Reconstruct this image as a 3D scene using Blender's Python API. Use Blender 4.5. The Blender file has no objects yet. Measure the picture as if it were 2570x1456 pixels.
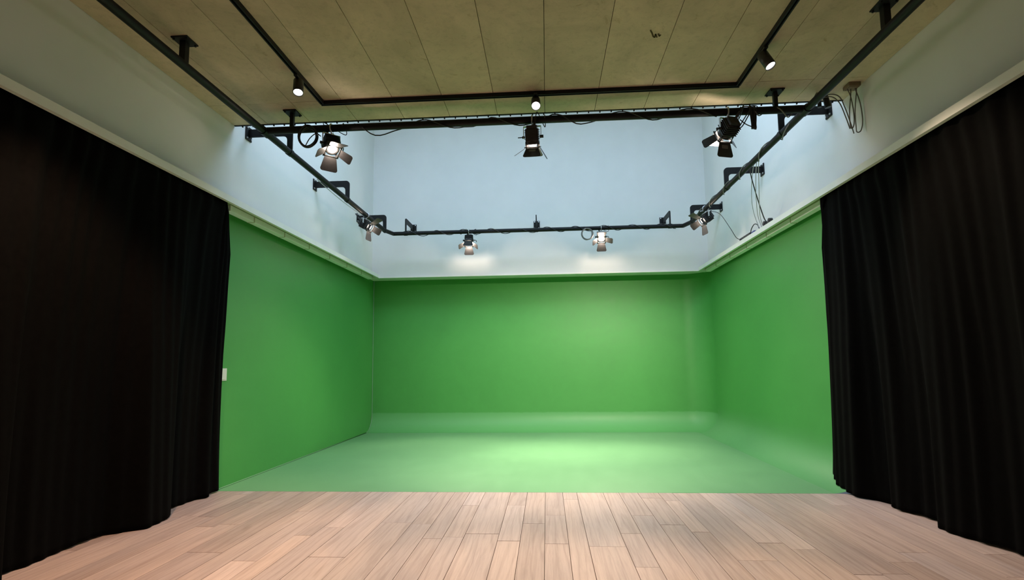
import bpy, bmesh, math, random
from mathutils import Vector, Matrix

random.seed(7)
C = bpy.context.scene.collection
S = bpy.context.scene
PI = math.pi

# ------------------------------------------------------------------ camera
cam_d = bpy.data.cameras.new('camera')
cam = bpy.data.objects.new('camera', cam_d)
C.objects.link(cam)
cam_d.sensor_width = 36.0
cam_d.lens = 1301.08 / 2570 * 36.0
cam_d.shift_x = (1285 - 1288.35) / 2570
cam_d.shift_y = (792.46 - 728) / 2570
cam_d.clip_start = 0.05
cam.matrix_world = (Matrix.Translation((0, 0, 1.22)) @ Matrix.Rotation(0.0633, 4, 'Z')
                    @ Matrix.Rotation(PI / 2 + 0.0936, 4, 'X') @ Matrix.Rotation(-0.0116, 4, 'Z'))
S.camera = cam

# ------------------------------------------------------------------ exposure, world, daylight
S.view_settings.view_transform = 'Standard'
S.view_settings.look = 'None'
S.view_settings.gamma = 1.0
S.view_settings.use_curve_mapping = False
S.view_settings.exposure = 0.0
S.cycles.max_bounces = 10
S.cycles.diffuse_bounces = 7
S.cycles.glossy_bounces = 4
S.cycles.sample_clamp_indirect = 6.0
S.cycles.caustics_reflective = False
S.cycles.caustics_refractive = False

W = bpy.data.worlds.new('overcast_sky')
S.world = W
W.use_nodes = True
W.node_tree.nodes['Background'].inputs['Color'].default_value = (0.55, 0.72, 0.9, 1)
W.node_tree.nodes['Background'].inputs['Strength'].default_value = 0.15

P_SKY = 190.0          # overcast daylight through the skylight over the green stage
SKY_COL = (0.545, 0.755, 1.0)
WARM = (1.0, 0.82, 0.68)
sky_d = bpy.data.lights.new('skylight_daylight', 'AREA')
sky_d.shape = 'RECTANGLE'
sky_d.size = 5.9
sky_d.size_y = 1.7
sky_d.energy = P_SKY
sky_d.color = SKY_COL
sky = bpy.data.objects.new('skylight_daylight', sky_d)
sky.location = (-0.15, 5.95, 6.03)
C.objects.link(sky)


# ------------------------------------------------------------------ mesh helpers
class MB:
    def __init__(s):
        s.v, s.f, s.sm = [], [], []

    def add(s, vs, fs, smooth=False, M=None):
        n = len(s.v)
        for p in vs:
            p = Vector(p)
            s.v.append(M @ p if M else p)
        for f in fs:
            s.f.append([i + n for i in f])
            s.sm.append(smooth)
        return s

    def box(s, x0, x1, y0, y1, z0, z1, M=None):
        vs = [(x, y, z) for z in (z0, z1) for y in (y0, y1) for x in (x0, x1)]
        fs = [(0, 2, 3, 1), (4, 5, 7, 6), (0, 1, 5, 4), (2, 6, 7, 3), (0, 4, 6, 2), (1, 3, 7, 5)]
        return s.add(vs, fs, False, M)

    def bbox(s, x0, x1, y0, y1, z0, z1, b, M=None):
        """box with bevelled edges"""
        bm = bmesh.new()
        bmesh.ops.create_cube(bm, size=1)
        for v in bm.verts:
            v.co = Vector(((x0 + x1) / 2 + v.co.x * (x1 - x0), (y0 + y1) / 2 + v.co.y * (y1 - y0),
                           (z0 + z1) / 2 + v.co.z * (z1 - z0)))
        bmesh.ops.bevel(bm, geom=bm.edges[:], offset=b, segments=2, affect='EDGES', profile=0.6)
        bm.verts.index_update()
        s.add([v.co.copy() for v in bm.verts], [[v.index for v in f.verts] for f in bm.faces], False, M)
        bm.free()
        return s

    def tube(s, pts, r, n=8, closed=False, M=None, caps=True):
        pts = [Vector(p) for p in pts]
        m = len(pts)
        rs = r if isinstance(r, (list, tuple)) else [r] * m
        tang = []
        for i in range(m):
            a = pts[(i - 1) % m] if (closed or i > 0) else pts[i]
            b = pts[(i + 1) % m] if (closed or i < m - 1) else pts[i]
            t = b - a
            tang.append(t.normalized() if t.length > 1e-9 else Vector((0, 0, 1)))
        up = Vector((0, 0, 1)) if abs(tang[0].z) < 0.9 else Vector((1, 0, 0))
        nrm = (up - tang[0] * up.dot(tang[0])).normalized()
        vs, fs = [], []
        for i in range(m):
            nrm = nrm - tang[i] * nrm.dot(tang[i])
            nrm = nrm.normalized() if nrm.length > 1e-6 else tang[i].orthogonal().normalized()
            bn = tang[i].cross(nrm)
            for k in range(n):
                a = 2 * PI * k / n
                vs.append(pts[i] + (nrm * math.cos(a) + bn * math.sin(a)) * rs[i])
        for i in range(m if closed else m - 1):
            j = (i + 1) % m
            for k in range(n):
                k2 = (k + 1) % n
                fs.append((i * n + k, i * n + k2, j * n + k2, j * n + k))
        s.add(vs, fs, True, M)
        if caps and not closed:
            s.add(vs[:n], [tuple(range(n))[::-1]], False, M)
            s.add(vs[-n:], [tuple(range(n))], False, M)
        return s

    def cyl(s, p, q, r, n=12, r2=None, M=None):
        return s.tube([p, q], [r, r if r2 is None else r2], n, M=M)

    def prism(s, poly, axis, a, b, M=None):
        """poly of 2-D points extruded along an axis from a to b"""
        n = len(poly)

        def P(u, w, t):
            return {'x': (t, u, w), 'y': (u, t, w), 'z': (u, w, t)}[axis]
        vs = [P(u, w, a) for u, w in poly] + [P(u, w, b) for u, w in poly]
        fs = [tuple(range(n))[::-1], tuple(range(n, 2 * n))]
        fs += [(i, (i + 1) % n, (i + 1) % n + n, i + n) for i in range(n)]
        return s.add(vs, fs, False, M)

    def lathe(s, prof, n=16, M=None):
        """profile of (radius, y) turned round the local Y axis"""
        vs, fs = [], []
        for r, y in prof:
            for k in range(n):
                a = 2 * PI * k / n
                vs.append((r * math.cos(a), y, r * math.sin(a)))
        for i in range(len(prof) - 1):
            for k in range(n):
                k2 = (k + 1) % n
                fs.append((i * n + k, i * n + k2, (i + 1) * n + k2, (i + 1) * n + k))
        s.add(vs, fs, True, M)
        if prof[0][0] > 1e-5:
            s.add(vs[:n], [tuple(range(n))[::-1]], False, M)
        if prof[-1][0] > 1e-5:
            s.add(vs[-n:], [tuple(range(n))], False, M)
        return s

    def build(s, name, m, parent=None, recalc=True):
        o0 = Vector((0, 0, 0))
        if parent is not None:
            q = parent
            while q is not None:
                o0 = o0 + q.location
                q = q.parent
        me = bpy.data.meshes.new(name)
        me.from_pydata([tuple(p - o0) for p in s.v], [], s.f)
        me.polygons.foreach_set('use_smooth', s.sm)
        if recalc:
            bm = bmesh.new()
            bm.from_mesh(me)
            bmesh.ops.recalc_face_normals(bm, faces=bm.faces[:])
            bm.to_mesh(me)
            bm.free()
        me.update()
        if m:
            me.materials.append(m)
        o = bpy.data.objects.new(name, me)
        C.objects.link(o)
        if parent is not None:
            o.parent = parent
        return o


def tag(o, label=None, cat=None, group=None, kind=None):
    if label: o['label'] = label
    if cat: o['category'] = cat
    if group: o['group'] = group
    if kind: o['kind'] = kind
    return o


def thing(name, label, cat, loc, group=None):
    o = bpy.data.objects.new(name, None)
    o.empty_display_size = 0.1
    o.location = loc
    C.objects.link(o)
    return tag(o, label, cat, group)


def struct(name, mb, m, label=None, **k):
    return tag(mb.build(name, m, **k), label, None, None, 'structure')


def smooth_path(pts, n=8):
    """Catmull-Rom through the points"""
    P = [Vector(p) for p in pts]
    P = [P[0] * 2 - P[1]] + P + [P[-1] * 2 - P[-2]]
    out = []
    for i in range(1, len(P) - 2):
        for k in range(n):
            t = k / n
            a, b, c, d = P[i - 1], P[i], P[i + 1], P[i + 2]
            out.append(0.5 * ((2 * b) + (c - a) * t + (2 * a - 5 * b + 4 * c - d) * t * t
                              + (3 * b - a - 3 * c + d) * t ** 3))
    out.append(P[-2])
    return out


# ------------------------------------------------------------------ materials
def nodes(name):
    m = bpy.data.materials.new(name)
    m.use_nodes = True
    nt = m.node_tree
    return m, nt, nt.nodes['Principled BSDF']


def noise(nt, scale, detail=4, rough=0.6, vec=None, dist=0.0):
    n = nt.nodes.new('ShaderNodeTexNoise')
    n.inputs['Scale'].default_value = scale
    n.inputs['Detail'].default_value = detail
    n.inputs['Roughness'].default_value = rough
    n.inputs['Distortion'].default_value = dist
    if vec is not None:
        nt.links.new(vec, n.inputs['Vector'])
    return n


def ramp(nt, fac, stops):
    r = nt.nodes.new('ShaderNodeValToRGB')
    e = r.color_ramp.elements
    while len(e) < len(stops):
        e.new(0.5)
    for i, (p, c) in enumerate(stops):
        e[i].position = p
        e[i].color = (*c, 1)
    nt.links.new(fac, r.inputs['Fac'])
    return r


def bump(nt, bs, height, strength, dist=0.01):
    b = nt.nodes.new('ShaderNodeBump')
    b.inputs['Strength'].default_value = strength
    b.inputs['Distance'].default_value = dist
    nt.links.new(height, b.inputs['Height'])
    nt.links.new(b.outputs['Normal'], bs.inputs['Normal'])


def worldpos(nt, scale=(1, 1, 1)):
    g = nt.nodes.new('ShaderNodeNewGeometry')
    mp = nt.nodes.new('ShaderNodeMapping')
    mp.inputs['Scale'].default_value = scale
    nt.links.new(g.outputs['Position'], mp.inputs['Vector'])
    return mp.outputs['Vector']


def basic(name, col, rough=0.5, metal=0.0, var=0.08, scale=12.0, bmp=0.0, spec=0.5, sheen=0.0):
    m, nt, bs = nodes(name)
    v = worldpos(nt)
    n = noise(nt, scale, 3, 0.6, v)
    lo = tuple(c * (1 - var) for c in col)
    hi = tuple(min(1, c * (1 + var)) for c in col)
    r = ramp(nt, n.outputs['Fac'], [(0.3, lo), (0.7, hi)])
    nt.links.new(r.outputs['Color'], bs.inputs['Base Color'])
    bs.inputs['Roughness'].default_value = rough
    bs.inputs['Metallic'].default_value = metal
    bs.inputs['Specular IOR Level'].default_value = spec
    if sheen:
        bs.inputs['Sheen Weight'].default_value = sheen
        bs.inputs['Sheen Roughness'].default_value = 0.5
    if bmp:
        bump(nt, bs, n.outputs['Fac'], bmp, 0.004)
    return m


def emitter(name, col, strength):
    m, nt, bs = nodes(name)
    bs.inputs['Base Color'].default_value = (0.9, 0.9, 0.9, 1)
    bs.inputs['Emission Color'].default_value = (*col, 1)
    bs.inputs['Emission Strength'].default_value = strength
    # slightly dimmer rim, as the facets of a lens are
    lw = nt.nodes.new('ShaderNodeLayerWeight')
    lw.inputs['Blend'].default_value = 0.3
    mul = nt.nodes.new('ShaderNodeMath')
    mul.operation = 'MULTIPLY_ADD'
    mul.inputs[1].default_value = -0.3 * strength
    mul.inputs[2].default_value = strength
    nt.links.new(lw.outputs['Facing'], mul.inputs[0])
    nt.links.new(mul.outputs[0], bs.inputs['Emission Strength'])
    return m


M_WHITE = basic('white_plaster', (0.73, 0.72, 0.72), 0.65, var=0.02, scale=3, bmp=0.03, spec=0.3)
M_TRIMW = basic('white_trim_paint', (0.78, 0.77, 0.72), 0.5, var=0.03, scale=6)
M_BLACK = basic('black_steel', (0.008, 0.008, 0.0085), 0.5, var=0.25, scale=30, spec=0.22)
M_BLACKP = basic('black_plastic', (0.01, 0.01, 0.011), 0.45, var=0.2, scale=30)
M_HOUS = basic('black_lamp_enamel', (0.022, 0.021, 0.021), 0.42, var=0.2, scale=40)
M_SILVER = basic('zinc_metal', (0.62, 0.62, 0.63), 0.32, 0.9, var=0.1, scale=40)
M_BOLT = basic('bolt_steel', (0.75, 0.75, 0.75), 0.3, 0.9, var=0.1, scale=60)
M_CABLE = basic('black_rubber_cable', (0.016, 0.016, 0.017), 0.5, var=0.2, scale=60)
M_CABLEG = basic('grey_cable', (0.16, 0.155, 0.14), 0.5, var=0.1, scale=60)
M_CABLEL = basic('pale_grey_cable', (0.42, 0.44, 0.46), 0.5, var=0.1, scale=60)
M_TAN = basic('buff_junction_box', (0.20, 0.14, 0.085), 0.6, var=0.1, scale=30)
M_PLATE = basic('white_switch_plastic', (0.72, 0.70, 0.62), 0.4, var=0.03, scale=20)
M_BLUE = basic('blue_plastic', (0.02, 0.04, 0.22), 0.4, var=0.1, scale=30)
M_STICK = basic('grey_sticker', (0.30, 0.29, 0.27), 0.5, var=0.1, scale=40)
M_RUST = basic('brown_mark', (0.11, 0.075, 0.03), 0.9, var=0.3, scale=40)
M_JOINT = basic('dark_joint', (0.10, 0.075, 0.045), 0.9, var=0.3, scale=9)
M_SUB = basic('dark_subfloor', (0.06, 0.045, 0.035), 0.9, var=0.2, scale=9)
M_CURT = basic('black_velour', (0.0020, 0.0019, 0.0018), 0.95, var=0.25, scale=25, spec=0.05)
M_LENS = emitter('lamp_lens_glow', (1.0, 0.93, 0.84), 9.0)
M_LED = emitter('spotlight_face_glow', (1.0, 0.96, 0.92), 14.0)
M_TRACK = basic('white_track_metal', (0.92, 0.92, 0.92), 0.4, var=0.02, scale=20)
M_SOFF = basic('green_bounce_soffit', (0.20, 0.25, 0.11), 0.8, var=0.1, scale=8)  # olive tint: green light bounced off the stage, put into the soffit colour
M_JOINTT = basic('buff_track_joint', (0.5, 0.45, 0.36), 0.6, var=0.1)
M_FRAME = basic('skylight_frame', (0.5, 0.5, 0.5), 0.5, var=0.05)


def green_paint(name, col, rough, low=None, z0=0.0, z1=1.0):
    m, nt, bs = nodes(name)
    v = worldpos(nt)
    n1 = noise(nt, 0.9, 5, 0.6, v, 0.6)
    n2 = noise(nt, 7.0, 4, 0.65, worldpos(nt, (1, 0.35, 1)), 0.4)
    mx = nt.nodes.new('ShaderNodeMix')
    mx.data_type = 'FLOAT'
    mx.inputs['Factor'].default_value = 0.35
    nt.links.new(n1.outputs['Fac'], mx.inputs['A'])
    nt.links.new(n2.outputs['Fac'], mx.inputs['B'])
    r = ramp(nt, mx.outputs['Result'], [(0.35, tuple(c * 0.95 for c in col)), (0.65, tuple(c * 1.05 for c in col))])
    cur = r.outputs['Color']
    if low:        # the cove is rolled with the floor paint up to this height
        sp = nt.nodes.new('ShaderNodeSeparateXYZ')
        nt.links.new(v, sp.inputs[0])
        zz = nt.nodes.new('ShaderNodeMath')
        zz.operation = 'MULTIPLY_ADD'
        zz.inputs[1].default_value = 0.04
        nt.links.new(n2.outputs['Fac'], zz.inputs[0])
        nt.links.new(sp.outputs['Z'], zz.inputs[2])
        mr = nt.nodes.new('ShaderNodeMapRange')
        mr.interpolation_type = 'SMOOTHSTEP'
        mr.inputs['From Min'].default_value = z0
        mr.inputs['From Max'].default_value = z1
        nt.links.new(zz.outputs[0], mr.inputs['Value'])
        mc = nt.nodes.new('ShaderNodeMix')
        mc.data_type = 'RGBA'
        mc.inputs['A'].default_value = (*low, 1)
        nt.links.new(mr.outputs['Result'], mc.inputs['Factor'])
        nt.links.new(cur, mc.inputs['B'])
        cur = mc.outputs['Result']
    nt.links.new(cur, bs.inputs['Base Color'])
    rr = nt.nodes.new('ShaderNodeMapRange')
    rr.inputs['To Min'].default_value = rough - 0.06
    rr.inputs['To Max'].default_value = rough + 0.08
    nt.links.new(n2.outputs['Fac'], rr.inputs['Value'])
    nt.links.new(rr.outputs['Result'], bs.inputs['Roughness'])
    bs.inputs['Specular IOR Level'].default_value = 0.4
    bump(nt, bs, n2.outputs['Fac'], 0.04, 0.003)
    return m


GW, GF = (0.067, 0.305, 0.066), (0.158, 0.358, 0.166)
M_GREEN = green_paint('chroma_green_wall_paint', GW, 0.5)
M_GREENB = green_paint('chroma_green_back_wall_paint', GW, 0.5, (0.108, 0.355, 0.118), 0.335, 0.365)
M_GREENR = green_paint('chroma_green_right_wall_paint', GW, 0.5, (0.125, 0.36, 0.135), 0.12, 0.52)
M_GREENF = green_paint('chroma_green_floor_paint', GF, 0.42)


def concrete():
    m, nt, bs = nodes('cast_concrete')
    n1 = noise(nt, 1.6, 7, 0.7, worldpos(nt, (1, 0.8, 1)), 0.8)
    n2 = noise(nt, 16, 6, 0.75, worldpos(nt))
    n3 = noise(nt, 5.5, 6, 0.7, worldpos(nt), 1.2)
    oi = nt.nodes.new('ShaderNodeObjectInfo')
    r = ramp(nt, n1.outputs['Fac'], [(0.3, (0.46, 0.375, 0.265)), (0.7, (0.69, 0.55, 0.395))])
    r2 = ramp(nt, n2.outputs['Fac'], [(0.34, (0.86, 0.86, 0.86)), (0.5, (1, 1, 1))])
    r3 = ramp(nt, n3.outputs['Fac'], [(0.62, (1, 1, 1)), (0.74, (0.74, 0.68, 0.58))])
    ro = ramp(nt, oi.outputs['Random'], [(0, (0.93, 0.93, 0.93)), (1, (1.05, 1.04, 1.03))])
    cur = r.outputs['Color']
    for q in (r2, r3, ro):
        mx = nt.nodes.new('ShaderNodeMix')
        mx.data_type = 'RGBA'
        mx.blend_type = 'MULTIPLY'
        mx.inputs['Factor'].default_value = 1
        nt.links.new(cur, mx.inputs['A'])
        nt.links.new(q.outputs['Color'], mx.inputs['B'])
        cur = mx.outputs['Result']
    nt.links.new(cur, bs.inputs['Base Color'])
    bs.inputs['Roughness'].default_value = 0.75
    bump(nt, bs, n2.outputs['Fac'], 0.12, 0.004)
    return m


M_CONC = concrete()


def oak():
    m, nt, bs = nodes('washed_oak')
    oi = nt.nodes.new('ShaderNodeObjectInfo')
    g = nt.nodes.new('ShaderNodeNewGeometry')
    # each board gets its own stretch of grain
    off = nt.nodes.new('ShaderNodeVectorMath')
    off.operation = 'SCALE'
    cmb = nt.nodes.new('ShaderNodeCombineXYZ')
    for a in 'XYZ':
        nt.links.new(oi.outputs['Random'], cmb.inputs[a])
    off.inputs['Scale'].default_value = 53.0
    nt.links.new(cmb.outputs[0], off.inputs[0])
    add = nt.nodes.new('ShaderNodeVectorMath')
    nt.links.new(g.outputs['Position'], add.inputs[0])
    nt.links.new(off.outputs[0], add.inputs[1])

    def mapped(sc):
        mp = nt.nodes.new('ShaderNodeMapping')
        mp.inputs['Scale'].default_value = sc
        nt.links.new(add.outputs[0], mp.inputs['Vector'])
        return mp.outputs['Vector']
    n1 = noise(nt, 1.0, 5, 0.65, mapped((26, 1.3, 1)), 1.2)
    n2 = noise(nt, 1.0, 5, 0.75, mapped((75, 2.6, 1)), 0.8)
    n3 = noise(nt, 1.0, 3, 0.5, mapped((3, 0.8, 1)), 0.5)
    wv = nt.nodes.new('ShaderNodeTexWave')
    wv.inputs['Scale'].default_value = 1.0
    wv.inputs['Distortion'].default_value = 14.0
    wv.inputs['Detail'].default_value = 3.0
    wv.inputs['Detail Scale'].default_value = 1.2
    nt.links.new(mapped((5, 0.4, 1)), wv.inputs['Vector'])
    base = ramp(nt, oi.outputs['Random'], [(0.0, (0.455, 0.345, 0.30)), (0.35, (0.505, 0.392, 0.35)),
                                           (0.7, (0.525, 0.402, 0.35)), (1.0, (0.58, 0.458, 0.415))])
    g1 = ramp(nt, n1.outputs['Fac'], [(0.32, (0.85, 0.835, 0.83)), (0.58, (1, 1, 1))])
    g2 = ramp(nt, n2.outputs['Fac'], [(0.35, (0.88, 0.87, 0.86)), (0.55, (1, 1, 1))])
    g3 = ramp(nt, n3.outputs['Fac'], [(0.3, (0.84, 0.85, 0.88)), (0.7, (1.06, 1.03, 1.0))])
    g4 = ramp(nt, wv.outputs['Fac'], [(0.0, (0.88, 0.86, 0.85)), (0.25, (1, 1, 1))])
    cur = base.outputs['Color']
    for q in (g1, g2, g3, g4):
        mx = nt.nodes.new('ShaderNodeMix')
        mx.data_type = 'RGBA'
        mx.blend_type = 'MULTIPLY'
        mx.inputs['Factor'].default_value = 1
        nt.links.new(cur, mx.inputs['A'])
        nt.links.new(q.outputs['Color'], mx.inputs['B'])
        cur = mx.outputs['Result']
    nt.links.new(cur, bs.inputs['Base Color'])
    bs.inputs['Roughness'].default_value = 0.5
    bs.inputs['Specular IOR Level'].default_value = 0.35
    bump(nt, bs, n2.outputs['Fac'], 0.15, 0.002)
    return m


M_OAK = oak()

# ------------------------------------------------------------------ dimensions (metres)
XL, XR = -3.322, 2.95           # green side walls
YB = 9.75                       # green back wall
XUL, XUR, YUB = -3.172, 2.874, 9.22   # white upper walls
XLL, XLR = -3.043, 2.695        # edge of the ledges
ZL = 2.823                      # underside of the ledge edge
HC = 3.698                      # concrete ceiling
YCE = 4.93                      # edge of the concrete ceiling
YF = 5.09                       # edge of the wooden floor
ZTOP = 6.15
Y0 = -2.6                       # wall behind the camera
XPL, XPR, YPB, ZP = -2.703, 2.401, 8.69, 3.503
YX = 4.705                      # cross pipe
RP = 0.034

# ------------------------------------------------------------------ floor of oak boards
fl = struct('floor', MB().box(-3.6, 3.2, Y0, YF - 0.004, -0.12, -0.018), M_SUB,
            'pale washed oak board floor in front of the green stage')


def plank_mesh(w, l):
    mb = MB()
    mb.bbox(-w / 2, w / 2, -l / 2, l / 2, -0.018, 0.0, 0.0016)
    return mb


xs = [-0.904, -0.76, -0.612, -0.366, -0.207, -0.036, 0.127, 0.26, 0.508, 0.656, 0.832]
wl = [0.165, 0.13, 0.19, 0.245, 0.15, 0.17]
while xs[-1] < 3.05:
    xs.append(xs[-1] + random.choice(wl))
while xs[0] > -3.4:
    xs.insert(0, xs[0] - random.choice(wl))
known = {-0.904: [3.751], -0.612: [3.865], -0.207: [4.117], -0.036: [4.34, 3.668], 0.26: [3.628],
         0.508: [3.9, 3.278], 0.656: [4.35]}
for i in range(len(xs) - 1):
    a, b = xs[i], xs[i + 1]
    cuts = list(known.get(round(a, 3), []))
    if not cuts:
        cuts = [random.uniform(3.1, 5.0)]
        if random.random() < 0.35:
            cuts.append(cuts[0] - random.uniform(0.5, 1.0))
    y = min(cuts) - random.uniform(1.3, 2.2)
    while y > Y0 + 0.4:
        cuts.append(y)
        y -= random.uniform(1.5, 2.3)
    ys = sorted([Y0] + cuts + [YF])
    for k in range(len(ys) - 1):
        w, l = b - a - 0.0028, ys[k + 1] - ys[k] - 0.003
        p = plank_mesh(w, l).build('plank', M_OAK, None)
        p.parent = fl
        p.location = ((a + b) / 2, (ys[k] + ys[k + 1]) / 2, random.uniform(-0.0008, 0.0003))

# ------------------------------------------------------------------ green stage (floor, back and right walls run together in coves)
RC, RH = 0.33, 0.42             # floor cove, corner radius
ZG = 3.0                        # top of the green walls, hidden behind the ledge edge


def prof():
    """(distance from wall, height): cove then wall"""
    out = []
    for k in range(13):
        t = PI / 2 * k / 12
        out.append((RC - RC * math.sin(t), RC - RC * math.cos(t)))
    for z in (0.8, 1.6, 2.4, ZG):
        out.append((0.0, z))
    return out


PR = prof()


def sweep(path):
    """path of (point on the wall line, inward normal)"""
    vs, fs = [], []
    m = len(PR)
    for (x, y), (nx, ny) in path:
        for d, z in PR:
            vs.append((x + nx * d, y + ny * d, z))
    for i in range(len(path) - 1):
        for k in range(m - 1):
            fs.append((i * m + k, i * m + k + 1, (i + 1) * m + k + 1, (i + 1) * m + k))
    return MB().add(vs, fs, True)


pb = [((XL + 0.01 + t * (XR - RH - XL - 0.01), YB), (0, -1)) for t in [k / 12 for k in range(13)]]
for k in range(1, 13):
    a = PI / 2 * (1 - k / 12)
    pb.append(((XR - RH + RH * math.cos(a), YB - RH + RH * math.sin(a)), (-math.cos(a), -math.sin(a))))
pr_ = [((XR, YB - RH - t * (YB - RH - YF)), (-1, 0)) for t in [k / 12 for k in range(13)]]
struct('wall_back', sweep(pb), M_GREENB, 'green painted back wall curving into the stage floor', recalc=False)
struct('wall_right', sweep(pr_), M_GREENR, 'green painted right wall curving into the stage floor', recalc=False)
gf = [(XL, YF), (XR - RC, YF)]
for k in range(9):
    a = PI / 2 * k / 8
    gf.append((XR - RH + (RH - RC) * math.cos(a), YB - RH + (RH - RC) * math.sin(a)))
gf.append((XL, YB - RC))
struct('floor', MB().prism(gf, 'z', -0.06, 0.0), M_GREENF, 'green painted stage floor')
# left wall: flat green panel whose rear edge follows the cove
poly = [(YF - 0.02, 0.0), (YB - RC, 0.0)]
for d, z in PR:
    poly.append((YB - d, z))
poly.append((YF - 0.02, ZG))
wl_ = struct('wall_left', MB().prism(poly, 'x', XL - 0.08, XL), M_GREEN, 'flat green painted left wall of the stage')
bead = [(XL + 0.006, YF + 0.01, 0.006), (XL + 0.006, YB - RC, 0.006)] + [(XL + 0.006, YB - d - 0.012, z + 0.004) for d, z in PR]
MB().tube(bead, 0.007, 6).build('seam_bead', M_GREENF, wl_)
# plain white walls behind the curtains, and behind the camera
struct('wall_left', MB().box(XL - 0.14, XL - 0.002, Y0, YF - 0.03, 0, ZL + 0.1), M_WHITE, 'white wall behind the left black curtain')
struct('wall_right', MB().box(XR + 0.002, XR + 0.14, Y0, YF - 0.002, 0, ZL + 0.1), M_WHITE, 'white wall behind the right black curtain')
struct('wall_front', MB().box(-3.6, 3.2, Y0 - 0.12, Y0, -0.1, HC), M_WHITE, 'white wall behind the camera')

# upper white walls (left, right and the light well at the back)
struct('wall_left', MB().box(XUL - 0.25, XUL, Y0, YUB + 0.2, ZL + 0.065, ZTOP), M_WHITE, 'white upper wall above the left ledge')
struct('wall_right', MB().box(XUR, XUR + 0.25, Y0, YUB + 0.2, ZL + 0.065, ZTOP), M_WHITE, 'white upper wall above the right ledge')
struct('wall_back', MB().box(XUL, XUR, YUB, YUB + 0.2, ZL + 0.01, ZTOP), M_WHITE, 'white upper wall above the green back wall')
struct('wall_front', MB().box(XUL, XUR, YCE - 0.14, YCE, HC + 0.12, ZTOP), M_WHITE, 'white upstand above the edge of the concrete ceiling')
# ledges
t1 = struct('trim_1', MB().box(XLL - 0.035, XLL, Y0, YUB, ZL, ZL + 0.062), M_TRIMW, 'cream ledge edge along the left wall')
MB().box(XL, XLL - 0.035, Y0, YUB, ZL + 0.036, ZL + 0.062).build('soffit_board', M_SOFF, t1)
t2 = struct('trim_2', MB().box(XLR, XLR + 0.035, Y0, YUB, ZL, ZL + 0.062), M_TRIMW, 'cream ledge edge along the right wall')
MB().box(XLR + 0.035, XR, Y0, YUB, ZL + 0.036, ZL + 0.062).build('soffit_board', M_SOFF, t2)
struct('trim_3', MB().box(XLL, XLR, YUB - 0.012, YUB, ZL - 0.004, ZL + 0.018)
       .box(XL, XR, YUB + 0.01, YB, ZL + 0.036, ZL + 0.062), M_TRIMW, 'thin pale bead under the white back wall')

# ------------------------------------------------------------------ concrete ceiling in panels, skylight roof
ce = struct('ceiling', MB().box(XUL, XUR, Y0, YCE - 0.004, HC + 0.02, HC + 0.14), M_JOINT,
            'olive brown cast concrete ceiling')
cx = [XUL, -2.81, -2.362, -1.875, -1.39, -0.926, -0.449, 0.022, 0.511, 0.988, 1.45, 1.92, 2.40, XUR]
cy = [Y0, 0.6, 4.53, YCE]
for i in range(len(cx) - 1):
    for k in range(len(cy) - 1):
        g = 0.002
        mb = MB().bbox(cx[i] + g, cx[i + 1] - g, cy[k] + g, cy[k + 1] - (0 if k == 2 else g), HC + random.uniform(0, 0.0015), HC + 0.019, 0.002)
        o0 = mb.build('panel', M_CONC, ce)
# rusty scribble left on the concrete
ZS = HC - 0.001
sc = MB()
for st in ([(0.818, 3.722), (0.836, 3.760), (0.853, 3.800), (0.866, 3.812)], [(0.866, 3.812), (0.864, 3.775)],
           [(0.866, 3.775), (0.883, 3.812)], [(0.884, 3.770), (0.899, 3.800), (0.905, 3.785)]):
    pts = [(x, y, ZS) for x, y in st]
    for p, q in zip(pts[:-1], pts[1:]):
        d = (Vector(q) - Vector(p)).normalized()
        n_ = Vector((-d.y, d.x, 0)) * 0.006
        sc.add([Vector(p) - n_ - d * .003, Vector(p) + n_ - d * .003, Vector(q) + n_ + d * .003, Vector(q) - n_ + d * .003], [(0, 1, 2, 3)])
sc.build('scribble', M_RUST, ce)

SK = (-3.08, 2.78, 5.02, 6.88)    # skylight opening
rf = MB()
rf.box(XUL, XUR, YCE - 0.1, SK[2], ZTOP, ZTOP + 0.2).box(XUL, XUR, SK[3], YUB + 0.2, ZTOP, ZTOP + 0.2)
rf.box(XUL, SK[0], SK[2], SK[3], ZTOP, ZTOP + 0.2).box(SK[1], XUR, SK[2], SK[3], ZTOP, ZTOP + 0.2)
struct('ceiling', rf, M_WHITE, 'white roof around the skylight')
wf = MB()
for k in range(5):
    x = SK[0] + (SK[1] - SK[0]) * k / 4
    wf.box(x - 0.03, x + 0.03, SK[2], SK[3], ZTOP + 0.05, ZTOP + 0.15)
struct('window_1', wf, M_FRAME, 'skylight glazing bars above the stage')

# rail with little clips along the ceiling edge
rail = thing('blind_rail', 'thin black rail with small clips along the concrete ceiling edge', 'rail', (-0.15, YCE + 0.012, HC))
MB().box(XUL + 0.005, XUR - 0.005, YCE + 0.002, YCE + 0.02, HC - 0.004, HC + 0.022).build('rail_bar', M_BLACK, rail)
x = XUL + 0.09
while x < XUR - 0.03:
    MB().prism([(YCE + 0.002, HC - 0.004), (YCE + 0.018, HC - 0.004), (YCE + 0.020, HC - 0.017), (YCE + 0.012, HC - 0.019)], 'x', x - 0.006, x + 0.006).build('clip', M_BLACK, rail)
    x += 0.1105

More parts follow.
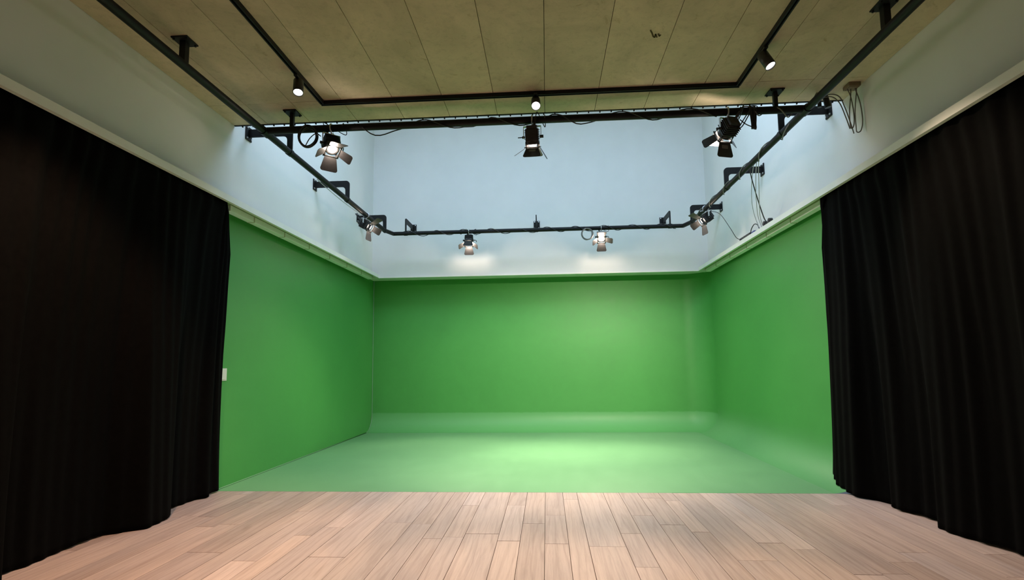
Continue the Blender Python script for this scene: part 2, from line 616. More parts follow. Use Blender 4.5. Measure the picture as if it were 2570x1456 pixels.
# ------------------------------------------------------------------ curtain rails under the ledges, curtains
for side, (xa, xb) in (('left', (XLL - 0.20, XLL - 0.125)), ('right', (XLR + 0.125, XLR + 0.20))):
    y_s = 4.93 if side == 'left' else 5.24
    t = thing('curtain_track', 'white curtain track under the %s ledge beside the green wall' % side, 'curtain track', ((xa + xb) / 2, 7.0, ZL + 0.03), 'curtain tracks')
    MB().bbox(xa, xb, y_s, YUB - 0.02, ZL - 0.024, ZL + 0.036, 0.003).build('rail', M_TRACK, t)
    y = 5.36
    while y < 9.0:
        MB().bbox(xa - 0.002, xb + 0.002, y - 0.010, y + 0.010, ZL - 0.026, ZL + 0.035, 0.002).build('joint', M_JOINTT, t)
        y += 0.66


def interp(tab, t):
    if t <= tab[0][0]: return tab[0][1]
    for (a, p), (b, q) in zip(tab[:-1], tab[1:]):
        if t <= b:
            u = (t - a) / (b - a)
            u = u * u * (3 - 2 * u)
            return p + (q - p) * u
    return tab[-1][1]


def curtain(name, label, tab, x0, sgn, yend, hemz, top_y_shift):
    """tab: bottom profile y -> x; x0 mean line; sgn +1 folds bulge to +x"""
    ymin = Y0 + 0.15
    ny = 760
    zs = [hemz, 0.05, 0.12, 0.25, 0.45, 0.7, 1.0, 1.35, 1.7, 2.05, 2.35, 2.6, 2.74, ZL + 0.03]
    vs, fs = [], []
    ylo = tab[0][0]
    rnd = random.Random(3 if sgn > 0 else 5)
    ph = [rnd.uniform(0, 6.28) for _ in range(6)]
    for j, z in enumerate(zs):
        h = z / (ZL + 0.03)
        for i in range(ny + 1):
            y = ymin + (yend - ymin) * i / ny
            if y >= ylo:
                xb_ = interp(tab, y)
            else:
                xb_ = x0 + 0.085 * math.sin(y * 13.5 + 1.2 * math.sin(y * 3.1 + ph[0]) + ph[1])
            top = (XLL - 0.052 if sgn > 0 else XLR + 0.052) + 0.009 * math.sin(y * 42 + 1.5 * math.sin(y * 7 + ph[2])) + 0.004 * math.sin(y * 19 + ph[3])
            mid = x0 + 0.7 * (interp(tab, y + 0.03 * math.sin(z * 1.3 + y * 5)) - x0 if y >= ylo else xb_ - x0)
            w = h ** 2.2 if h < 0.93 else 1.0
            x = xb_ * (1 - h) + mid * h if h < 0.5 else mid
            x = x * (1 - w) + top * w
            x += 0.006 * math.sin(y * 57 + z * 2.0 + ph[4]) * (1 - 0.5 * h)
            yy = y
            e = max(0.0, (y - (yend - 0.35)) / 0.35)
            yy += top_y_shift(h) * e
            zz = z + (0.006 * math.sin(y * 9 + ph[5]) if j == 0 else 0)
            if sgn < 0 and y > YF and z < 0.3:      # the hem rides up on the cove
                d = min(RC, max(0.0, XR - x))
                cz = RC - math.sqrt(max(0.0, RC * RC - (RC - d) ** 2))
                zz = max(zz, cz + 0.004 + z * 0.7)
            vs.append((x, yy, zz))
    n = ny + 1
    for j in range(len(zs) - 1):
        for i in range(ny):
            fs.append((j * n + i, j * n + i + 1, (j + 1) * n + i + 1, (j + 1) * n + i))
    mb = MB().add(vs, fs, True)
    o = mb.build(name, M_CURT, None, recalc=False)
    s_ = o.modifiers.new('thickness', 'SOLIDIFY')
    s_.thickness = 0.006
    s_.offset = 0
    return tag(o, label, 'curtain', 'black curtains along the side walls')


tabL = [(2.2, -3.20), (2.45, -3.27), (2.6, -3.10), (2.85, -3.09), (2.98, -3.27), (3.06, -3.27), (3.14, -3.255), (3.4, -3.28), (3.72, -3.28), (3.80, -3.20),
        (3.90, -3.075), (4.10, -3.085), (4.17, -3.10), (4.40, -3.285), (4.70, -3.285), (4.84, -3.21), (4.92, -3.27), (5.0, -3.255), (5.12, -3.27)]
tabR = [(2.4, 2.86), (2.7, 2.90), (2.9, 2.80), (3.2, 2.82), (3.4, 2.92), (3.6, 2.915), (3.75, 2.86), (3.95, 2.81), (4.06, 2.815), (4.2, 2.92), (4.36, 2.90), (4.5, 2.83),
        (4.6, 2.835), (4.72, 2.90), (4.82, 2.85), (4.93, 2.735), (5.1, 2.735), (5.25, 2.745), (5.40, 2.80), (5.56, 2.86)]
curtain('curtain', 'black floor-length curtain hanging along the left wall', tabL, -3.19, 1, 5.08, 0.010,
        lambda h: -0.16 * min(1, h * 1.2) - 1.1 * max(0, h - 0.85))
curtain('curtain', 'black floor-length curtain hanging along the right wall', tabR, 2.83, -1, 5.55, 0.010,
        lambda h: -0.30 * min(1, h) - 0.9 * max(0, h - 0.85))

# ------------------------------------------------------------------ pipe rig
rig = thing('lighting_pipe', 'long black U-shaped lighting pipe round the upper walls', 'pipe', ((XPL + XPR) / 2, YPB, ZP))
c_ = 0.08
MB().tube([(XPL, Y0 + 0.2, ZP), (XPL, YPB - 0.24, ZP), (XPL + c_, YPB, ZP)], RP, 14).build('side_pipe', M_BLACK, rig)
MB().tube([(XPR, Y0 + 0.2, ZP), (XPR, YPB - 0.24, ZP), (XPR - c_, YPB, ZP)], RP, 14).build('side_pipe', M_BLACK, rig)
MB().tube([(XPL + c_ - 0.005, YPB, ZP), (XPR - c_ + 0.005, YPB, ZP)], RP, 14).build('back_pipe', M_BLACK, rig)
for xx in (-1.44, -1.19):
    MB().tube([(xx - 0.012, YPB, ZP), (xx + 0.012, YPB, ZP)], RP + 0.007, 14).build('collar', M_BLACK, rig)
cp = thing('cross_pipe', 'straight black cross pipe in front of the stage carrying three lamps', 'pipe', (-0.15, YX, ZP + 0.01))
ZX = ZP + 0.012
MB().tube([(XPL, YX, ZX), (XPR, YX, ZX)], RP, 14).build('pipe', M_BLACK, cp)
for xx in (XPL, XPR):
    MB().tube([(xx, YX - 0.05, ZP), (xx, YX + 0.05, ZP)], RP + 0.008, 14).build('tee_clamp', M_BLACK, cp)


def arc(cx, cz, r, a0, a1, n=6):
    return [(cx + r * math.cos(a0 + (a1 - a0) * k / n), cz + r * math.sin(a0 + (a1 - a0) * k / n)) for k in range(n + 1)]


def bracket(kind, pos, label, grp):
    """flat steel arm off a wall, turned down to the pipe"""
    za, zb, lw, th = 3.772, 3.686, 0.058, 0.016
    if kind == 'back':
        p0 = Vector((pos, YUB, 3.73))
        L = YUB - YPB
        M = Matrix(((0, 1, 0, pos), (-1, 0, 0, YUB), (0, 0, 1, 0), (0, 0, 0, 1)))
    else:
        xw = XUL if kind == 'left' else XUR
        xp = XPL if kind == 'left' else XPR
        L = abs(xp - xw)
        s = 1 if kind == 'left' else -1
        p0 = Vector((xw, pos, 3.73))
        M = Matrix(((s, 0, 0, xw), (0, 1, 0, pos), (0, 0, 1, 0), (0, 0, 0, 1)))
    t = thing('wall_bracket', label, 'bracket', p0, grp)
    e = L + lw / 2
    poly = [(0.01, zb), (L - lw / 2 - 0.05, zb)] + arc(L - lw / 2 - 0.05, zb - 0.05, 0.05, PI / 2, 0)
    poly += [(L - lw / 2, ZP + 0.02), (e, ZP + 0.02)] + arc(e - 0.05, za - 0.05, 0.05, 0, PI / 2) + [(0.01, za)]
    MB().prism(poly, 'y', -th / 2, th / 2, M).build('arm', M_BLACK, t)
    MB().bbox(0.0, 0.012, -0.055, 0.055, zb - 0.035, za + 0.03, 0.003, M).build('wall_plate', M_BLACK, t)
    for yy in (-0.036, 0.036):
        for zz in (zb - 0.014, za + 0.012):
            MB().cyl((0.012, yy, zz), (0.022, yy, zz), 0.009, 8, M=M).build('bolt', M_BOLT, t)
    MB().tube([M @ Vector((L, -0.03, ZP)), M @ Vector((L, 0.03, ZP))], RP + 0.006, 14).build('pipe_clip', M_BLACK, t)
    return t


nth = ['nearest the camera, beside the cross pipe', 'halfway along the wall', 'nearest the back corner']
for k, yy in enumerate((5.19, 6.80, 8.45)):
    bracket('left', yy, 'black steel wall bracket on the left wall, ' + nth[k], 'wall brackets of the lighting pipe')
for k, yy in enumerate((5.19, 6.80, 8.42)):
    bracket('right', yy, 'black steel wall bracket on the right wall, ' + nth[k], 'wall brackets of the lighting pipe')
for xx, w_ in ((-2.405, 'left'), (-0.14, 'middle'), (2.108, 'right')):
    bracket('back', xx, 'black steel bracket on the white back wall, %s of three' % w_, 'wall brackets of the lighting pipe')


def hanger(x, y, zb, label, hs=0.024):
    t = thing('ceiling_hanger', label, 'hanger', (x, y, HC), 'ceiling hangers of the lighting pipe')
    MB().bbox(x - 0.065, x + 0.065, y - 0.065, y + 0.065, HC - 0.012, HC - 0.0005, 0.003).build('ceiling_plate', M_BLACK, t)
    MB().bbox(x - hs, x + hs, y - hs, y + hs, zb, HC - 0.012, 0.004).build('stem', M_BLACK, t)
    for a in (-1, 1):
        for b in (-1, 1):
            MB().cyl((x + a * 0.05, y + b * 0.05, HC - 0.022), (x + a * 0.05, y + b * 0.05, HC - 0.012), 0.008, 8).build('bolt', M_BLACK, t)


hanger(XPL, 3.56, ZP + 0.02, 'black ceiling hanger holding the left side pipe, nearer the camera')
hanger(XPR, 3.57, ZP + 0.02, 'black ceiling hanger holding the right side pipe, at the top of the picture')
hanger(-2.44, 4.715, ZX + 0.02, 'black ceiling hanger holding the left end of the cross pipe', 0.018)
hanger(2.14, 4.715, ZX + 0.02, 'black ceiling hanger holding the right end of the cross pipe', 0.018)

# ------------------------------------------------------------------ spotlight track on the ceiling
XTL, XTR, YT = -2.056, 1.742, 4.535
TW, TH = 0.018, 0.036
tr = thing('light_track', 'black U-shaped spotlight track fixed to the concrete ceiling', 'light track', ((XTL + XTR) / 2, YT, HC))


def track_seg(p, q):
    d = (Vector(q) - Vector(p)).normalized()
    n_ = Vector((-d.y, d.x, 0))
    mb = MB()

    def strip(a, b, z0, z1):
        P, Q = Vector(p) - d * TW, Vector(q) + d * TW
        vs = [P + n_ * a, P + n_ * b, Q + n_ * b, Q + n_ * a]
        vs = [(v.x, v.y, z0) for v in vs] + [(v.x, v.y, z1) for v in vs]
        mb.add(vs, [(0, 1, 2, 3), (4, 7, 6, 5), (0, 4, 5, 1), (1, 5, 6, 2), (2, 6, 7, 3), (3, 7, 4, 0)])
    strip(-TW, TW, HC - 0.016, HC - 0.0005)
    strip(-TW, -TW + 0.010, HC - TH, HC - 0.0162)
    strip(TW - 0.010, TW, HC - TH, HC - 0.0162)
    return mb


track_seg((XTL, Y0 + 0.5, 0), (XTL, YT - 2 * TW - 0.001, 0)).build('track_section', M_BLACK, tr)
track_seg((XTR, Y0 + 0.5, 0), (XTR, YT - 2 * TW - 0.001, 0)).build('track_section', M_BLACK, tr)
track_seg((XTL + 0.001, YT, 0), (XTR - 0.001, YT, 0)).build('track_section', M_BLACK, tr)


def frame_of(aim, hint=(0, 0, 1)):
    """matrix whose +Y looks along aim, +Z up"""
    y = Vector(aim).normalized()
    x = y.cross(Vector(hint)).normalized()
    z = x.cross(y)
    return Matrix(((x.x, y.x, z.x, 0), (x.y, y.y, z.y, 0), (x.z, y.z, z.z, 0), (0, 0, 0, 1)))


def spot(parent, loc, aim, power, angle, blend, col, radius):
    d = bpy.data.lights.new('bulb', 'SPOT')
    d.energy = power
    d.spot_size = math.radians(angle)
    d.spot_blend = blend
    d.color = col
    d.shadow_soft_size = radius
    o = bpy.data.objects.new('bulb', d)
    C.objects.link(o)
    o.parent = parent
    o.matrix_local = Matrix.Translation(Vector(loc) - parent.location) @ Vector(aim).to_track_quat('-Z', 'Y').to_matrix().to_4x4()
    return o


def track_spot(x, y, aim, label, power, angle=75, col=(1.0, 0.75, 0.55)):
    t = thing('track_spotlight', label, 'spotlight', (x, y, HC - TH), 'track spotlights on the ceiling')
    MB().bbox(x - 0.015, x + 0.015, y - 0.06, y + 0.06, HC - TH - 0.018, HC - TH, 0.003).build('adapter', M_BLACKP, t)
    piv = Vector((x, y, HC - TH - 0.05))
    MB().cyl((x, y, HC - TH - 0.018), piv, 0.009, 10).build('stem', M_BLACKP, t)
    F = Matrix.Translation(piv) @ frame_of(aim)
    MB().lathe([(0.0, -0.025), (0.034, -0.025), (0.041, -0.018), (0.041, 0.118), (0.037, 0.118), (0.037, 0.106)], 24, F).build('housing', M_HOUS, t)
    MB().lathe([(0.0365, 0.107), (0.03, 0.110), (0.0, 0.111)], 24, F).build('lens', M_LED, t)
    spot(t, F @ Vector((0, 0.125, 0)), aim, power, angle, 0.6, col, 0.03)


TP = 150.0
track_spot(XTL, 4.06, (0.16, -0.34, -0.92), 'black cylindrical track spotlight on the left arm of the track', TP * 0.6)
track_spot(XTR, 3.99, (0.30, -0.30, -0.90), 'black cylindrical track spotlight on the right arm of the track', TP)
track_spot(-0.06, YT, (0.02, -0.66, -0.75), 'dazzling track spotlight facing the camera at the middle of the track', TP * 2.3)
# further along the side arms, out of the frame
track_spot(XTL, 2.3, (-0.28, 0.32, -0.92), 'black track spotlight above the camera on the left arm', TP * 2.5, 64, (1.0, 0.62, 0.40))
track_spot(XTR, 2.3, (-0.25, 0.25, -0.92), 'black track spotlight above the camera on the right arm', TP * 0.6, 90)

# ------------------------------------------------------------------ barn-door lamps


def flap(F, side, a, L, w0, w1, ang):
    """barn-door leaf hinged on one side of the square frame"""
    rot = {'top': 0, 'right': PI / 2, 'bottom': PI, 'left': -PI / 2}[side]
    R = Matrix.Rotation(rot, 4, 'Y')
    r = 0.022
    poly = [(-w0 / 2, 0), (w0 / 2, 0)]
    poly += arc(w1 / 2 - r, L - r, r, 0, PI / 2, 4)
    poly += arc(-w1 / 2 + r, L - r, r, PI / 2, PI, 4)
    H = F @ R @ Matrix.Translation((0, 0.0, a)) @ Matrix.Rotation(ang, 4, 'X')
    return MB().prism([(u, w) for u, w in poly], 'z', -0.0012, 0.0012, H), H


def lamp(x, y, z, along, drop, aim, label, lit, doors, tail=None, sticker=False, leak=10.0):
    """along: unit axis of the pipe it is clamped to"""
    t = thing('barn_door_lamp', label, 'stage lamp', (x, y, z), 'barn-door stage lamps on the pipes')
    ax = Vector(along)
    side = Vector((-ax.y, ax.x, 0))
    # hook clamp over the pipe
    hk = []
    for k in range(15):
        a = -0.5 + (PI * 1.45) * k / 14
        hk.append(Vector((x, y, z)) + side * (RP + 0.006) * math.cos(a) + Vector((0, 0, (RP + 0.006) * math.sin(a))))
    cl = MB().tube(hk, 0.007, 8)
    bot = Vector((x, y, z - RP - 0.035))
    cl.tube([hk[-1], Vector((x, y, z - RP - 0.012)), bot], 0.008, 8)
    cl.build('hook_clamp', M_SILVER, t)
    MB().cyl(Vector((x, y, z)) + side * 0.035 + Vector((0, 0, -0.035)), Vector((x, y, z)) + side * 0.08 + Vector((0, 0, -0.045)), 0.006, 8).build('wing_bolt', M_SILVER, t)
    piv = Vector((x, y, z - drop))
    F0 = frame_of(aim)
    xa = F0.col[0].xyz.normalized()
    F = Matrix.Translation(piv) @ F0
    # yoke
    hw, tp = 0.082, z - RP - 0.03
    top = Vector((x, y, tp))
    yk = MB()
    nb = xa.cross(Vector((0, 0, 1))).normalized()

    def bar(p, q, w=0.011, th=0.0025):
        d = (q - p).normalized()
        c = d.cross(nb).normalized()
        vs = []
        for e in (p, q):
            for sa, sb in ((-1, -1), (1, -1), (1, 1), (-1, 1)):
                vs.append(e + nb * w * sa + c * th * sb)
        yk.add(vs, [(0, 1, 2, 3), (4, 7, 6, 5), (0, 4, 5, 1), (1, 5, 6, 2), (2, 6, 7, 3), (3, 7, 4, 0)])
    bar(top - xa * hw, top + xa * hw)
    bar(top - xa * hw, piv - xa * hw - Vector((0, 0, 0.012)))
    bar(top + xa * hw, piv + xa * hw - Vector((0, 0, 0.012)))
    yk.build('yoke', M_SILVER, t)
    MB().cyl(piv + xa * 0.07, piv + xa * 0.105, 0.014, 10).build('tilt_knob', M_BLACKP, t)
    MB().cyl(piv - xa * 0.07, piv - xa * 0.095, 0.012, 10).build('tilt_knob', M_BLACKP, t)
    kb = MB().tube([piv - xa * 0.095, piv - xa * 0.118, piv - xa * 0.124 - F0.col[2].xyz * 0.01, piv - xa * 0.128 - F0.col[2].xyz * 0.04], 0.005, 8)
    kb.build('tilt_lever', M_BLACKP, t)
    # housing: finned box tapering to the rear, round nose
    hs = MB()
    hs.bbox(-0.062, 0.062, -0.075, 0.045, -0.062, 0.062, 0.012, F)
    hs.bbox(-0.05, 0.05, -0.105, -0.07, -0.05, 0.05, 0.010, F)
    hs.lathe([(0.062, 0.03), (0.066, 0.05), (0.066, 0.068), (0.046, 0.066), (0.044, 0.058)], 24, F)
    hs.build('housing', M_HOUS, t)
    fn = MB()
    for k in range(5):
        yy = -0.062 + k * 0.019
        fn.box(-0.07, 0.07, yy, yy + 0.005, -0.07, 0.07, F)
    fn.build('cooling_fins', M_HOUS, t)
    lens = MB().lathe([(0.043, 0.060), (0.042, 0.068), (0.036, 0.075), (0.026, 0.080), (0.012, 0.083), (0.0, 0.084)], 24, F)
    lens.build('lens', M_LENS, t)
    # barn doors
    a = 0.070
    fr = MB()
    for q in range(4):
        R = F @ Matrix.Rotation(q * PI / 2, 4, 'Y')
        fr.box(-a - 0.004, a + 0.004, 0.088, 0.096, a - 0.010, a + 0.004, R)
        for cxx in (-0.052, 0.052):
            fr.box(cxx - 0.005, cxx + 0.005, 0.040, 0.100, a - 0.012, a - 0.006, R)
    fr.build('door_frame', M_HOUS, t)
    FD = F @ Matrix.Translation((0, 0.099, 0))
    for s_, ang in doors.items():
        big = s_ in ('top', 'bottom')
        mb, H = flap(FD, s_, a, 0.135 if big else 0.125, 0.115 if big else 0.085, 0.165 if big else 0.105, ang)
        dobj = mb.build('barn_door', M_HOUS, t)
        if sticker and s_ == 'bottom':
            st = MB().box(-0.03, 0.03, 0.022, 0.052, 0.0013, 0.0019, H)
            st.build('sticker', M_STICK, dobj)
            bl = MB()
            for r_ in range(2):
                for k in range(4):
                    bl.box(-0.025 + k * 0.0135, -0.016 + k * 0.0135, 0.027 + r_ * 0.012, 0.034 + r_ * 0.012, 0.0019, 0.0022, H)
            bl.build('sticker_print', M_BLACKP, dobj)
    # tail plug on the back
    MB().cyl(F @ Vector((0.02, -0.10, 0.02)), F @ Vector((0.035, -0.165, 0.04)), 0.014, 10, 0.010).build('tail_plug', M_BLACKP, t)
    q0 = F @ Vector((0.035, -0.165, 0.04))
    if tail:
        pts = [q0] + [Vector(p) for p in tail]
    else:
        up = Vector((x, y, z)) + ax * 0.12
        pts = [q0, q0 + F0 @ Vector((0.02, -0.05, 0.03)), up + side * 0.05 + Vector((0, 0, -0.05)), up + Vector((0, 0, RP + 0.006)), up - side * (RP + 0.006)]
    MB().tube(smooth_path(pts, 8), 0.0042, 6).build('tail_cable', M_CABLE, t)
    lens_p = F @ Vector((0, 0.094, 0))
    for (pw, an, bl, rad) in lit:
        spot(t, lens_p, aim, pw, an, bl, WARM, rad)
    # stray light that escapes through the slot between nose and door frame
    d = bpy.data.lights.new('stray_light', 'POINT')
    d.energy = leak
    d.color = WARM
    d.shadow_soft_size = 0.020
    o = bpy.data.objects.new('stray_light', d)
    C.objects.link(o)
    o.parent = t
    o.location = F @ Vector((0, 0.094, 0)) - t.location
    return t, F


R_ = math.radians
AX, AY = (1, 0, 0), (0, 1, 0)
LP = 520.0
lamp(-2.04, YX, ZX, AX, 0.165, (0.33, -0.36, -0.87), 'lit barn-door lamp at the left end of the cross pipe, lens showing',
     [(LP * 0.48, 62, 0.9, 0.04)], {'top': R_(52), 'bottom': R_(50), 'left': R_(52), 'right': R_(50)}, leak=7)
lamp(-0.10, YX, ZX, AX, 0.165, Vector((0.0, 6.25, 0.0)) - Vector((-0.10, YX, 3.35)), 'barn-door lamp at the middle of the cross pipe, front door hanging down',
     [(LP * 1.08, 82, 1.0, 0.04)], {'top': R_(50), 'bottom': R_(58), 'left': R_(60), 'right': R_(30)}, sticker=True)
lamp(1.70, YX, ZX, AX, 0.165, Vector((0.15, 9.7, 0.7)) - Vector((1.70, YX, 3.35)), 'barn-door lamp at the right end of the cross pipe beside a hanging cable',
     [(LP * 2.3, 76, 1.0, 0.025)], {'top': R_(-9), 'bottom': R_(62), 'left': R_(40), 'right': R_(60)}, sticker=True, leak=10)
lamp(XPL, 7.55, ZP, AY, 0.15, Vector((2.3, 6.6, 0.2)) - Vector((XPL, 7.55, 3.35)), 'barn-door lamp clamped to the left side pipe near the back corner',
     [(LP * 0.85, 75, 0.9, 0.04)], {'top': R_(60), 'bottom': R_(60), 'left': R_(45), 'right': R_(45)}, leak=5)
lamp(XPR, 7.72, ZP, AY, 0.15, Vector((-2.0, 6.7, 0.0)) - Vector((XPR, 7.72, 3.35)), 'barn-door lamp clamped to the right side pipe near the back corner',
     [(LP * 0.8, 58, 0.9, 0.04)], {'top': R_(60), 'bottom': R_(60), 'left': R_(45), 'right': R_(45)},
     tail=[(2.47, 7.66, 3.44), (2.52, 7.45, 3.33), (2.58, 7.25, 3.07), (2.64, 7.20, 2.92), (2.72, 7.22, 2.90)], leak=5)
lamp(-1.30, YPB, ZP, AX, 0.15, (0.03, -0.6, -0.8), 'dark-looking barn-door lamp on the back pipe, left of centre, front door closed down',
     [(LP * 0.35, 96, 0.5, 0.03)], {'top': R_(3), 'bottom': R_(42), 'left': R_(45), 'right': R_(50)}, leak=22)
lamp(0.955, YPB, ZP, AX, 0.15, (-0.05, -0.72, -0.75), 'glowing barn-door lamp on the back pipe, right of centre, facing the camera',
     [(LP * 0.6, 92, 0.8, 0.03)], {'top': R_(62), 'bottom': R_(60), 'left': R_(66), 'right': R_(40)}, leak=20)

# ------------------------------------------------------------------ cables


def helix(axis, a, b, cy, cz, r, pitch, sags=(), n=14, phase=0.0):
    out = []
    m = int(abs(b - a) / pitch * n)
    for k in range(m + 1):
        t = a + (b - a) * k / m
        th = phase + 2 * PI * (t - a) / pitch
        dz = 0
        for s0, w, d in sags:
            u = (t - s0) / w
            if abs(u) < 1:
                dz -= d * (0.5 + 0.5 * math.cos(PI * u))
        rr = r + 0.003
        c, s = math.cos(th) * rr, math.sin(th) * rr + dz
        out.append((t, cy + c, cz + s) if axis == 'x' else (cy + c, t, cz + s))
    return out


def cable(pts, r, m, label, sm=0):
    mb = MB().tube(smooth_path(pts, sm) if sm else pts, r, 6)
    return tag(mb.build('cable', m, None), label, 'cable')


RW = RP + 0.006
cable(helix('x', -1.95, 1.60, YX, ZX, RW, 0.62, [(-1.62, 0.22, 0.09), (-0.62, 0.16, 0.05), (-0.02, 0.12, 0.03), (0.30, 0.15, 0.03)]), 0.0055, M_CABLE,
      'thin black cable wound round the cross pipe in loose loops')
cable(helix('x', 1.78, 2.32, YX, ZX, RW, 0.26, [(2.2, 0.2, 0.03)]), 0.0055, M_CABLEG, 'grey cable wound round the right end of the cross pipe')
cable(helix('x', -2.5, 2.2, YPB, ZP, RW, 0.48, [(-0.5, 0.3, 0.02), (-2.0, 0.2, 0.02)]), 0.006, M_CABLE, 'black cable wound along the back pipe')
cable(helix('y', 4.75, 8.2, XPR, ZP, RW, 0.58, [(5.05, 0.25, 0.05)]), 0.006, M_CABLEG, 'grey cable wound along the right side pipe')
cable([(XPL - 0.02, 5.9 + 0.25 * k, ZP - RP - 0.004 - 0.02 * math.sin(k * PI / 6)) for k in range(7)], 0.005, M_CABLEL,
      'pale cable slung under the left side pipe', 5)


def coil(name, label, c, axis, rx, rz, turns, m, jit, tilt=0.0):
    t = thing(name, label, 'cable coil', c, 'coiled cables hung on the pipes')
    mb = MB()
    rnd = random.Random(hash(label) % 1000 if False else len(label))
    for k in range(turns):
        ox, oz = rnd.uniform(-jit, jit), rnd.uniform(-jit, jit)
        sx, sz = rx * (1 + rnd.uniform(-.1, .08)), rz * (1 + rnd.uniform(-.1, .08))
        pts = []
        for q in range(28):
            a = 2 * PI * q / 28
            u, w = ox + sx * math.cos(a), oz + sz * math.sin(a)
            v = (k - turns / 2) * 0.006 + 0.004 * math.sin(a * 2 + k) + tilt * u
            pts.append((c[0] + u, c[1] + v, c[2] + w) if axis == 'y' else (c[0] + v, c[1] + u, c[2] + w))
        mb.tube(pts, 0.0052, 6, closed=True)
    mb.build('coil', m, t)
    tie = MB()
    pts = []
    for q in range(12):
        a = 2 * PI * q / 12
        pts.append((c[0] + (0.012 * math.cos(a) if axis == 'y' else (turns * 0.004 + 0.01) * math.cos(a)), c[1] + (0.0 if axis == 'x' else (turns * 0.004 + 0.01) * math.cos(a)),
                    c[2] + rz + 0.012 * math.sin(a)))
    tie.tube(pts, 0.004, 6, closed=True)
    tie.build('tie', M_BLACKP, t)
    return t


t = coil('cable_coil', 'round coil of black cable hung at the left end of the cross pipe', (-2.245, YX - 0.05, 3.415), 'y', 0.088, 0.100, 6, M_CABLE, 0.008)
MB().tube(smooth_path([(-2.27, YX - 0.05, 3.33), (-2.23, YX - 0.05, 3.40), (-2.17, YX - 0.05, 3.445), (-2.135, YX - 0.02, 3.43)], 8), 0.005, 6).build('loose_end', M_CABLE, t)
t = coil('cable_coil', 'narrow hank of dark cable hanging beside the right cross pipe lamp', (1.915, YX - 0.05, 3.425), 'x', 0.028, 0.105, 7, M_CABLE, 0.006, 0.6)
MB().tube(smooth_path([(1.91, YX - 0.06, 3.53), (1.84, YX - 0.08, 3.44), (1.77, YX - 0.08, 3.33), (1.765, YX - 0.08, 3.315), (1.80, YX - 0.08, 3.34), (1.85, YX - 0.07, 3.42), (1.90, YX - 0.06, 3.50)], 8), 0.005, 6).build('loose_end', M_CABLE, t)
MB().tube(smooth_path([(1.78, YX - 0.08, 3.40), (1.83, YX - 0.08, 3.355), (1.89, YX - 0.07, 3.335), (1.92, YX - 0.06, 3.36)], 8), 0.005, 6).build('loose_end', M_CABLE, t)
coil('cable_coil', 'small coil of grey cable hung on the back pipe beside the glowing lamp', (0.715, YPB - 0.045, 3.40), 'y', 0.092, 0.098, 5, M_CABLEG, 0.010)

# junction box in the ceiling corner, hanging loops, plug connectors on the bracket
jb = thing('junction_box', 'buff junction box on the concrete ceiling in the right corner', 'junction box', (2.79, 4.66, HC))
MB().bbox(2.735, 2.84, 4.60, 4.70, HC - 0.035, HC - 0.0005, 0.005).build('box', M_TAN, jb)
MB().bbox(2.745, 2.83, 4.61, 4.69, HC - 0.040, HC - 0.035, 0.002).build('lid', M_TAN, jb)
yl = 4.655
ZJ = HC - 0.038
cable([(2.75, yl, ZJ), (2.775, yl, 3.58), (2.79, yl, 3.44), (2.785, yl, 3.33), (2.765, yl, 3.29), (2.752, yl, 3.32), (2.755, yl, 3.45), (2.775, yl, 3.60), (2.78, yl, ZJ)],
      0.005, M_CABLEG, 'left loop of grey cable hanging from the junction box', 8)
cable([(2.81, yl - 0.01, ZJ), (2.845, yl - 0.01, 3.52), (2.855, yl - 0.01, 3.36), (2.835, yl - 0.01, 3.265), (2.80, yl - 0.01, 3.25), (2.795, yl - 0.01, 3.30), (2.797, yl - 0.01, 3.45), (2.82, yl - 0.01, 3.62), (2.822, yl - 0.01, ZJ)],
      0.005, M_CABLEG, 'right loop of grey cable hanging from the junction box', 8)
cable([(2.79, yl + 0.02, 3.25), (2.765, yl + 0.02, 3.36), (2.735, yl + 0.03, 3.50), (2.70, yl + 0.05, 3.62), (2.62, yl + 0.08, 3.655), (2.50, yl + 0.14, 3.63), (2.44, yl + 0.20, 3.56)],
      0.005, M_CABLEG, 'grey cable arching from the hanging loops to the right side pipe', 8)
cable([(2.765, yl + 0.03, 3.30), (2.74, yl + 0.04, 3.42), (2.70, yl + 0.05, 3.56), (2.64, yl + 0.07, 3.63), (2.52, yl + 0.05, 3.60), (2.44, yl + 0.06, 3.545)],
      0.005, M_CABLEG, 'second grey cable arching from the hanging loops to the pipe', 8)
for k, (A, B, d) in enumerate((((2.570, 4.79, 3.565), (2.572, 4.79, 3.645), 'left'), ((2.647, 4.79, 3.560), (2.628, 4.79, 3.665), 'right'))):
    A, B = Vector(A), Vector(B)
    t = thing('plug_connector', 'black plug connector hanging where the cross pipe meets the right side pipe, %s one' % d, 'plug', A, 'plug connectors by the right wall')
    r0 = 0.018 + 0.010 * k
    MB().cyl(A, B, r0, 12, r0 * 0.85).build('body', M_BLACKP, t)
    e = B + (B - A).normalized() * 0.03
    MB().cyl(B, e, r0 * 0.6, 10, 0.007).build('strain_relief', M_BLACKP, t)
    MB().tube(smooth_path([e, e + Vector((-0.03, -0.02, 0.02)), Vector((2.46, 4.70 - 0.05 * k, 3.585)), Vector((XPR, 4.66 - 0.06 * k, ZP + RP + 0.006))], 8), 0.005, 6).build('lead', M_CABLEG, t)

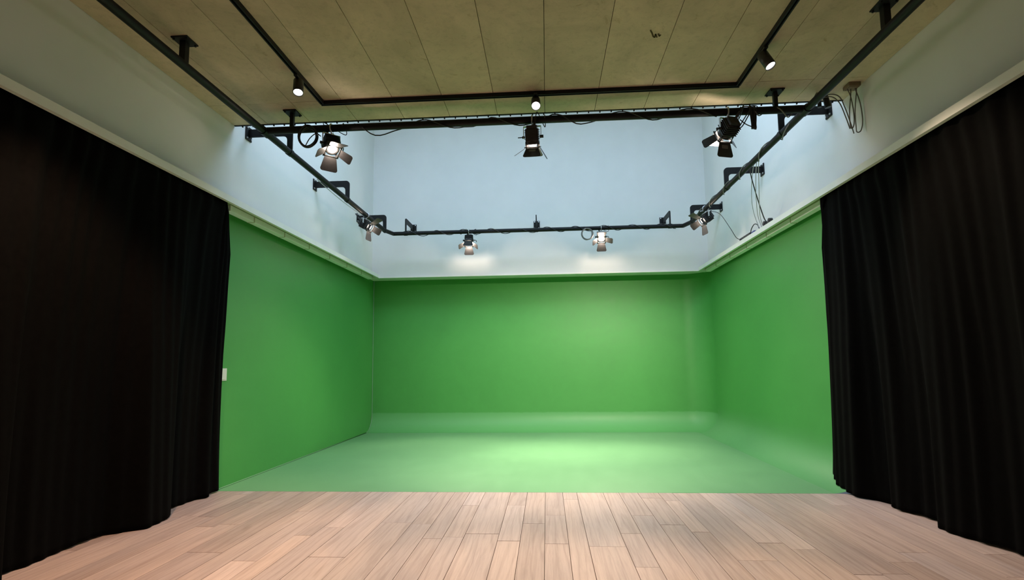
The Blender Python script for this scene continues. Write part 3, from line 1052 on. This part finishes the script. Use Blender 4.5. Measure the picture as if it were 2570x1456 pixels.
# things lying on the right ledge
ZLG = ZL + 0.062
ps = thing('power_strip', 'black power strip lying on the right ledge', 'power strip', (2.735, 7.05, ZLG))
MB().bbox(2.712, 2.765, 6.93, 7.30, ZLG, ZLG + 0.042, 0.006).build('body', M_BLACKP, ps)
for k in range(4):
    yy = 6.99 + k * 0.08
    MB().cyl((2.738, yy, ZLG + 0.042), (2.738, yy, ZLG + 0.046), 0.02, 12).build('socket', M_HOUS, ps)
MB().bbox(2.718, 2.758, 6.80, 6.88, ZLG, ZLG + 0.036, 0.006).build('end_plug', M_BLUE, ps)
MB().cyl((2.738, 6.88, ZLG + 0.02), (2.738, 6.93, ZLG + 0.02), 0.012, 10).build('cord_grip', M_BLUE, ps)
MB().tube(smooth_path([(2.735, 6.95, ZLG + 0.04), (2.735, 6.92, 2.97), (2.735, 6.82, 3.005), (2.735, 6.72, 2.97), (2.735, 6.66, 2.90), (2.735, 6.58, 2.90)], 8), 0.006, 6).build('cord', M_CABLE, ps)
for yy, d in ((6.48, 'nearer the power strip'), (6.34, 'nearer the curtain')):
    t = thing('adapter_plug', 'round black adapter plug on the right ledge, ' + d, 'plug', (2.735, yy, ZLG), 'adapter plugs on the right ledge')
    MB().cyl((2.712, yy, ZLG + 0.034), (2.752, yy, ZLG + 0.034), 0.034, 16).build('body', M_BLACKP, t)
    MB().cyl((2.706, yy, ZLG + 0.034), (2.712, yy, ZLG + 0.034), 0.016, 12).build('face', M_HOUS, t)
    MB().bbox(2.715, 2.745, yy - 0.06, yy - 0.03, ZLG, ZLG + 0.03, 0.004).build('cord_end', M_BLACKP, t)
PD = [(2.420, 6.082, 3.488), (2.480, 6.181, 3.387), (2.560, 6.287, 3.249), (2.640, 6.378, 3.102), (2.700, 6.427, 2.974), (2.730, 6.416, 2.910)]
PP = [[(2.420, 5.937, 3.512), (2.490, 6.188, 3.438), (2.560, 6.413, 3.317), (2.620, 6.563, 3.185), (2.680, 6.647, 3.053), (2.730, 6.666, 2.927)],
      [(2.420, 5.869, 3.509), (2.480, 6.062, 3.392), (2.550, 6.259, 3.265), (2.620, 6.431, 3.144), (2.680, 6.551, 3.025), (2.730, 6.583, 2.905)],
      [(2.420, 5.814, 3.505), (2.490, 6.010, 3.372), (2.560, 6.193, 3.242), (2.620, 6.353, 3.094), (2.680, 6.492, 3.008), (2.730, 6.556, 2.918)]]
cable(PD, 0.0065, M_CABLE, 'dark cable dropping from the right side pipe to an adapter plug', 8)
for k, pts in enumerate(PP):
    cable(pts, 0.0045, M_CABLEL, ['leftmost', 'middle', 'rightmost'][k] + ' of three pale cables dropping from the right pipe to the ledge', 8)

# light switch on the green wall, half behind the left curtain
sw = thing('light_switch', 'white wall switch plate half hidden by the left curtain', 'light switch', (XL, 5.15, 1.15))
MB().bbox(XL + 0.0005, XL + 0.008, 5.095, 5.207, 1.085, 1.213, 0.002).build('cover_plate', M_PLATE, sw)
MB().bbox(XL + 0.008, XL + 0.013, 5.108, 5.188, 1.098, 1.200, 0.002).build('rocker', M_PLATE, sw)
